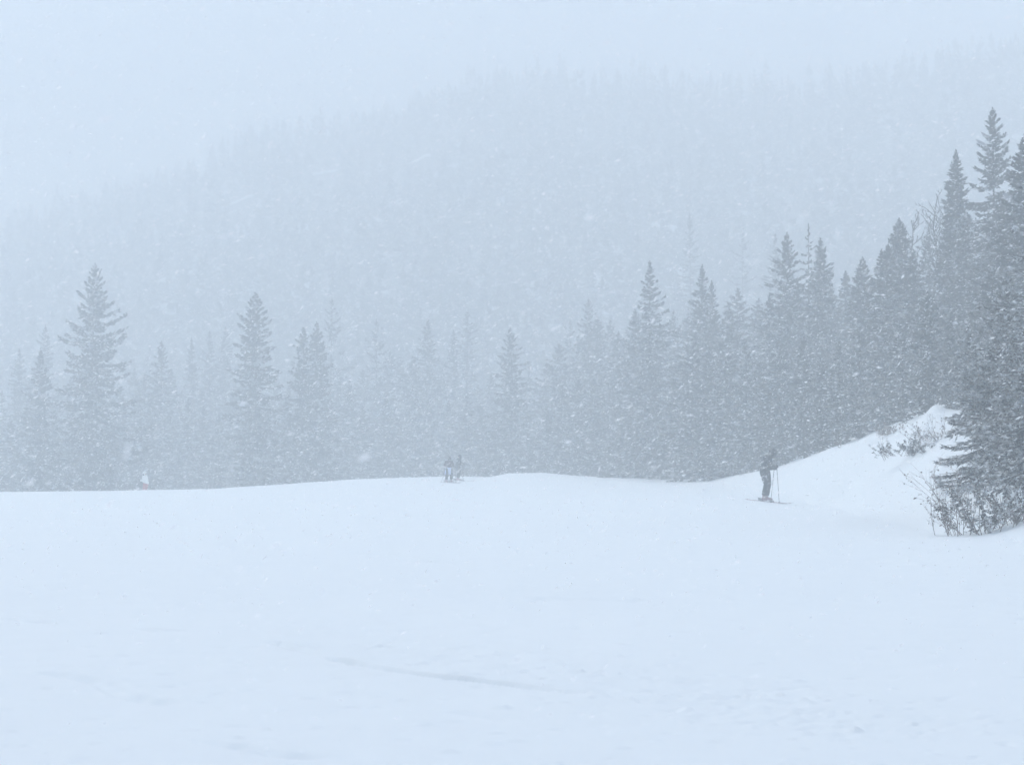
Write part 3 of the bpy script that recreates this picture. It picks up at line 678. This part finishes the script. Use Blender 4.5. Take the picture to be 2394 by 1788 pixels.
def skier(base, yaw, J, label, jacket, trousers, who, skis=2, poles=True, scale=1.0, pitch=0.0, sink=0.0, tips=None, **kw):
    lifts = []
    for sd, nm in (('r', 'near'), ('l', 'far')):
        a = J['an_' + sd]; q = loc_pt(base, yaw, (a[0], a[1], 0.0), scale); q.z = base.z - sink + 0.022
        dy = 0.012 * (1 if sd == 'l' else -1)
        yw = yaw + dy * 0.8; f_ = (q.x + 0.9 * math.cos(yw), q.y + 0.9 * math.sin(yw)); k_ = (q.x - 0.68 * math.cos(yw), q.y - 0.68 * math.sin(yw))
        pitch = math.atan2(gz(*k_) - gz(*f_), 1.58)
        q.z = max(gz(q.x + t_ * math.cos(yw), q.y + t_ * math.sin(yw)) + math.tan(pitch) * t_ for t_ in (-0.68, -0.4, -0.2, 0, 0.2, 0.4, 0.6, 0.8)) + 0.012
        lifts.append(q.z - base.z)
        if skis: ski(q, yw, pitch, f'pale ski on the {nm} foot of {who}', group=None)
        if poles:
            h = loc_pt(base, yaw, J['ha_' + sd], scale); t = loc_pt(base, yaw, (tips or {}).get(sd, (J['ha_' + sd][0] - 0.02, J['ha_' + sd][1], 0.0)), scale)
            pole(h + (h - t).normalized() * 0.02, Vector((t.x, t.y, gz(t.x, t.y) - 0.03)), f'dark ski pole in the {nm} hand of {who}')
    person(base + Vector((0, 0, sum(lifts) / 2 - 0.002 * scale)), yaw, J, label, jacket, trousers, scale=scale, **kw)

b1 = ground_hit(1790, 1173)
skier(b1, math.radians(-27), STAND, 'skier in charcoal jacket and dark grey trousers standing side-on, looking down', M_DARK, M_PANT, 'the lone charcoal-clad skier',
      pitch=0.035, tips={'r': (0.25, -0.22, 0), 'l': (0.40, 0.22, 0)}, panel=M_COLLAR)
print('skier at', b1)

# the two far skiers on the crest
b2 = ground_hit(1049, 1128, 70)
J2 = dict(STAND); J2.update(head=(0.10, 0, 1.60), neck=(0.06, 0, 1.46), chest=(0.03, 0, 1.30), an_r=(-0.02, -0.17, 0.185), an_l=(0.06, 0.17, 0.185), kn_r=(0.08, -0.15, 0.58), kn_l=(0.12, 0.15, 0.58),
          ha_r=(0.22, -0.34, 1.02), ha_l=(0.26, 0.34, 1.02), el_r=(0.0, -0.32, 1.13), el_l=(0.02, 0.32, 1.13))
skier(b2, math.radians(-60), J2, 'far skier in dusky maroon jacket and pale blue skirt over dark trousers', M_MAROON, M_PANT, 'the far skier in the blue skirt',
      tips={'r': (-0.15, -0.50, 0), 'l': (0.05, 0.52, 0)}, bib=M_PALEBLUE, scale=0.74)
b3 = ground_hit(1071, 1124, 70)
J3 = dict(STAND); J3.update(head=(0.12, 0, 1.62), tilt=0.2)
skier(b3, math.radians(12), J3, 'far skier in dark clothes facing right beside the one in a pale blue skirt', M_DARK, M_PANT, 'the far dark skier facing right', scale=0.76)
print('far skiers', b2, b3)
# the one below the crest at the left
s4 = 0.86
D4 = min(np.arange(96, 130, 0.1), key=lambda d: abs(at(341, 1101, d).z - gz(at(341, 1101, d).x, d) - 1.77 * s4)); p4 = at(341, 1101, D4); b4 = Vector((p4.x, D4, gz(p4.x, D4)))
J4 = dict(STAND); J4.update(head=(0.10, 0, 1.60), neck=(0.04, 0, 1.47))
skier(b4, math.radians(170), J4, 'skier in white jacket and red trousers half hidden below the crest', M_WHITE, M_RED, 'the white-jacketed skier', lid=M_WHITE, scale=s4)

# ------------------------------------------------------------------ falling snow
def build_snowfall():
    r = np.random.default_rng(11); n = 800000
    y = 3.2 + (88.0 - 3.2) * r.uniform(0, 1, n) ** 0.55
    x = r.uniform(-1, 1, n) * (0.33 * y + 4); z = r.uniform(-1.4, 1, n) * (0.15 * y + 2) + 0.09 * y + 1.6
    # thin the near band so the number per cubic metre is even
    dens = (0.66 * y + 8) * (0.30 * y + 4); pdf = ((y - 3.2) / 84.8 + 1e-3) ** (0.45 / 0.55) ; wgt = dens / pdf; keep = r.uniform(0, 1, n) < wgt / np.percentile(wgt, 99)
    keep &= z > ground(x, y) + 0.05
    x, y, z = x[keep], y[keep], z[keep]; n = len(x)
    if n > 250000: x, y, z = x[:250000], y[:250000], z[:250000]; n = 250000
    ln = np.clip(r.lognormal(math.log(0.0185), 0.42, n), 0.004, 0.032); th = ln * r.uniform(0.11, 0.34, n)
    ln = ln * np.clip(y / 18, 0.6, 1); th = th * np.clip(y / 18, 0.6, 1)
    a = np.where(r.uniform(0, 1, n) < 0.25, r.normal(0.75, 0.25, n), r.normal(0.20, 0.26, n)); az = r.normal(0, 0.5, n)
    d = np.stack([np.cos(a) * np.cos(az), np.cos(a) * np.sin(az), np.sin(a)], -1)
    up = np.stack([r.normal(0, .5, n), r.normal(0, .5, n), np.ones(n)], -1)
    e1 = np.cross(d, up); e1 /= np.linalg.norm(e1, axis=1)[:, None]; e2 = np.cross(d, e1)
    P = np.stack([x, y, z], -1)
    j = lambda s: r.uniform(1 - s, 1 + s, n)[:, None]
    th = th[:, None]; ln = ln[:, None]                        # two thin crystal plates crossed along the flake
    V = np.stack([P - d * ln * j(.3), P + e1 * th * j(.4), P + d * ln * j(.3), P - e1 * th * j(.4),
                  P - d * ln * j(.3), P + e2 * th * j(.4), P + d * ln * j(.3), P - e2 * th * j(.4)], 1).reshape(-1, 3)
    F = np.arange(n * 8).reshape(-1, 4)
    tag(obj('falling_snow', mesh_np('falling_snow', V, F), M_FLAKE), 'wind-driven snowflakes filling the air over the piste', 'snow', kind='stuff')
    print('flakes', n)
build_snowfall()

# ------------------------------------------------------------------ haze: one closed box of even snow-fog round everything
def build_haze():
    m = bpy.data.materials.new('snow fog'); m.use_nodes = True; nt = m.node_tree; nt.nodes.clear()
    out = nt.nodes.new('ShaderNodeOutputMaterial'); pv = nt.nodes.new('ShaderNodeVolumePrincipled')
    pv.inputs['Color'].default_value = (*HAZE_COLOR, 1); pv.inputs['Density'].default_value = HAZE_DENSITY; pv.inputs['Anisotropy'].default_value = 0.0
    pv.inputs['Density Attribute'].default_value = ''; m.cycles.homogeneous_volume = True
    nt.links.new(pv.outputs[0], out.inputs['Volume'])
    mb = MB(); x0, x1, y0, y1, z0, z1 = -640, 640, -40, 520, -12, 104
    mb.box(((x0 + x1) / 2, (y0 + y1) / 2, (z0 + z1) / 2), ((x1 - x0) / 2, (y1 - y0) / 2, (z1 - z0) / 2))
    o = mb.build('haze', m, None, False); tag(o, 'even white snow fog filling the valley', 'haze', kind='stuff')
build_haze()
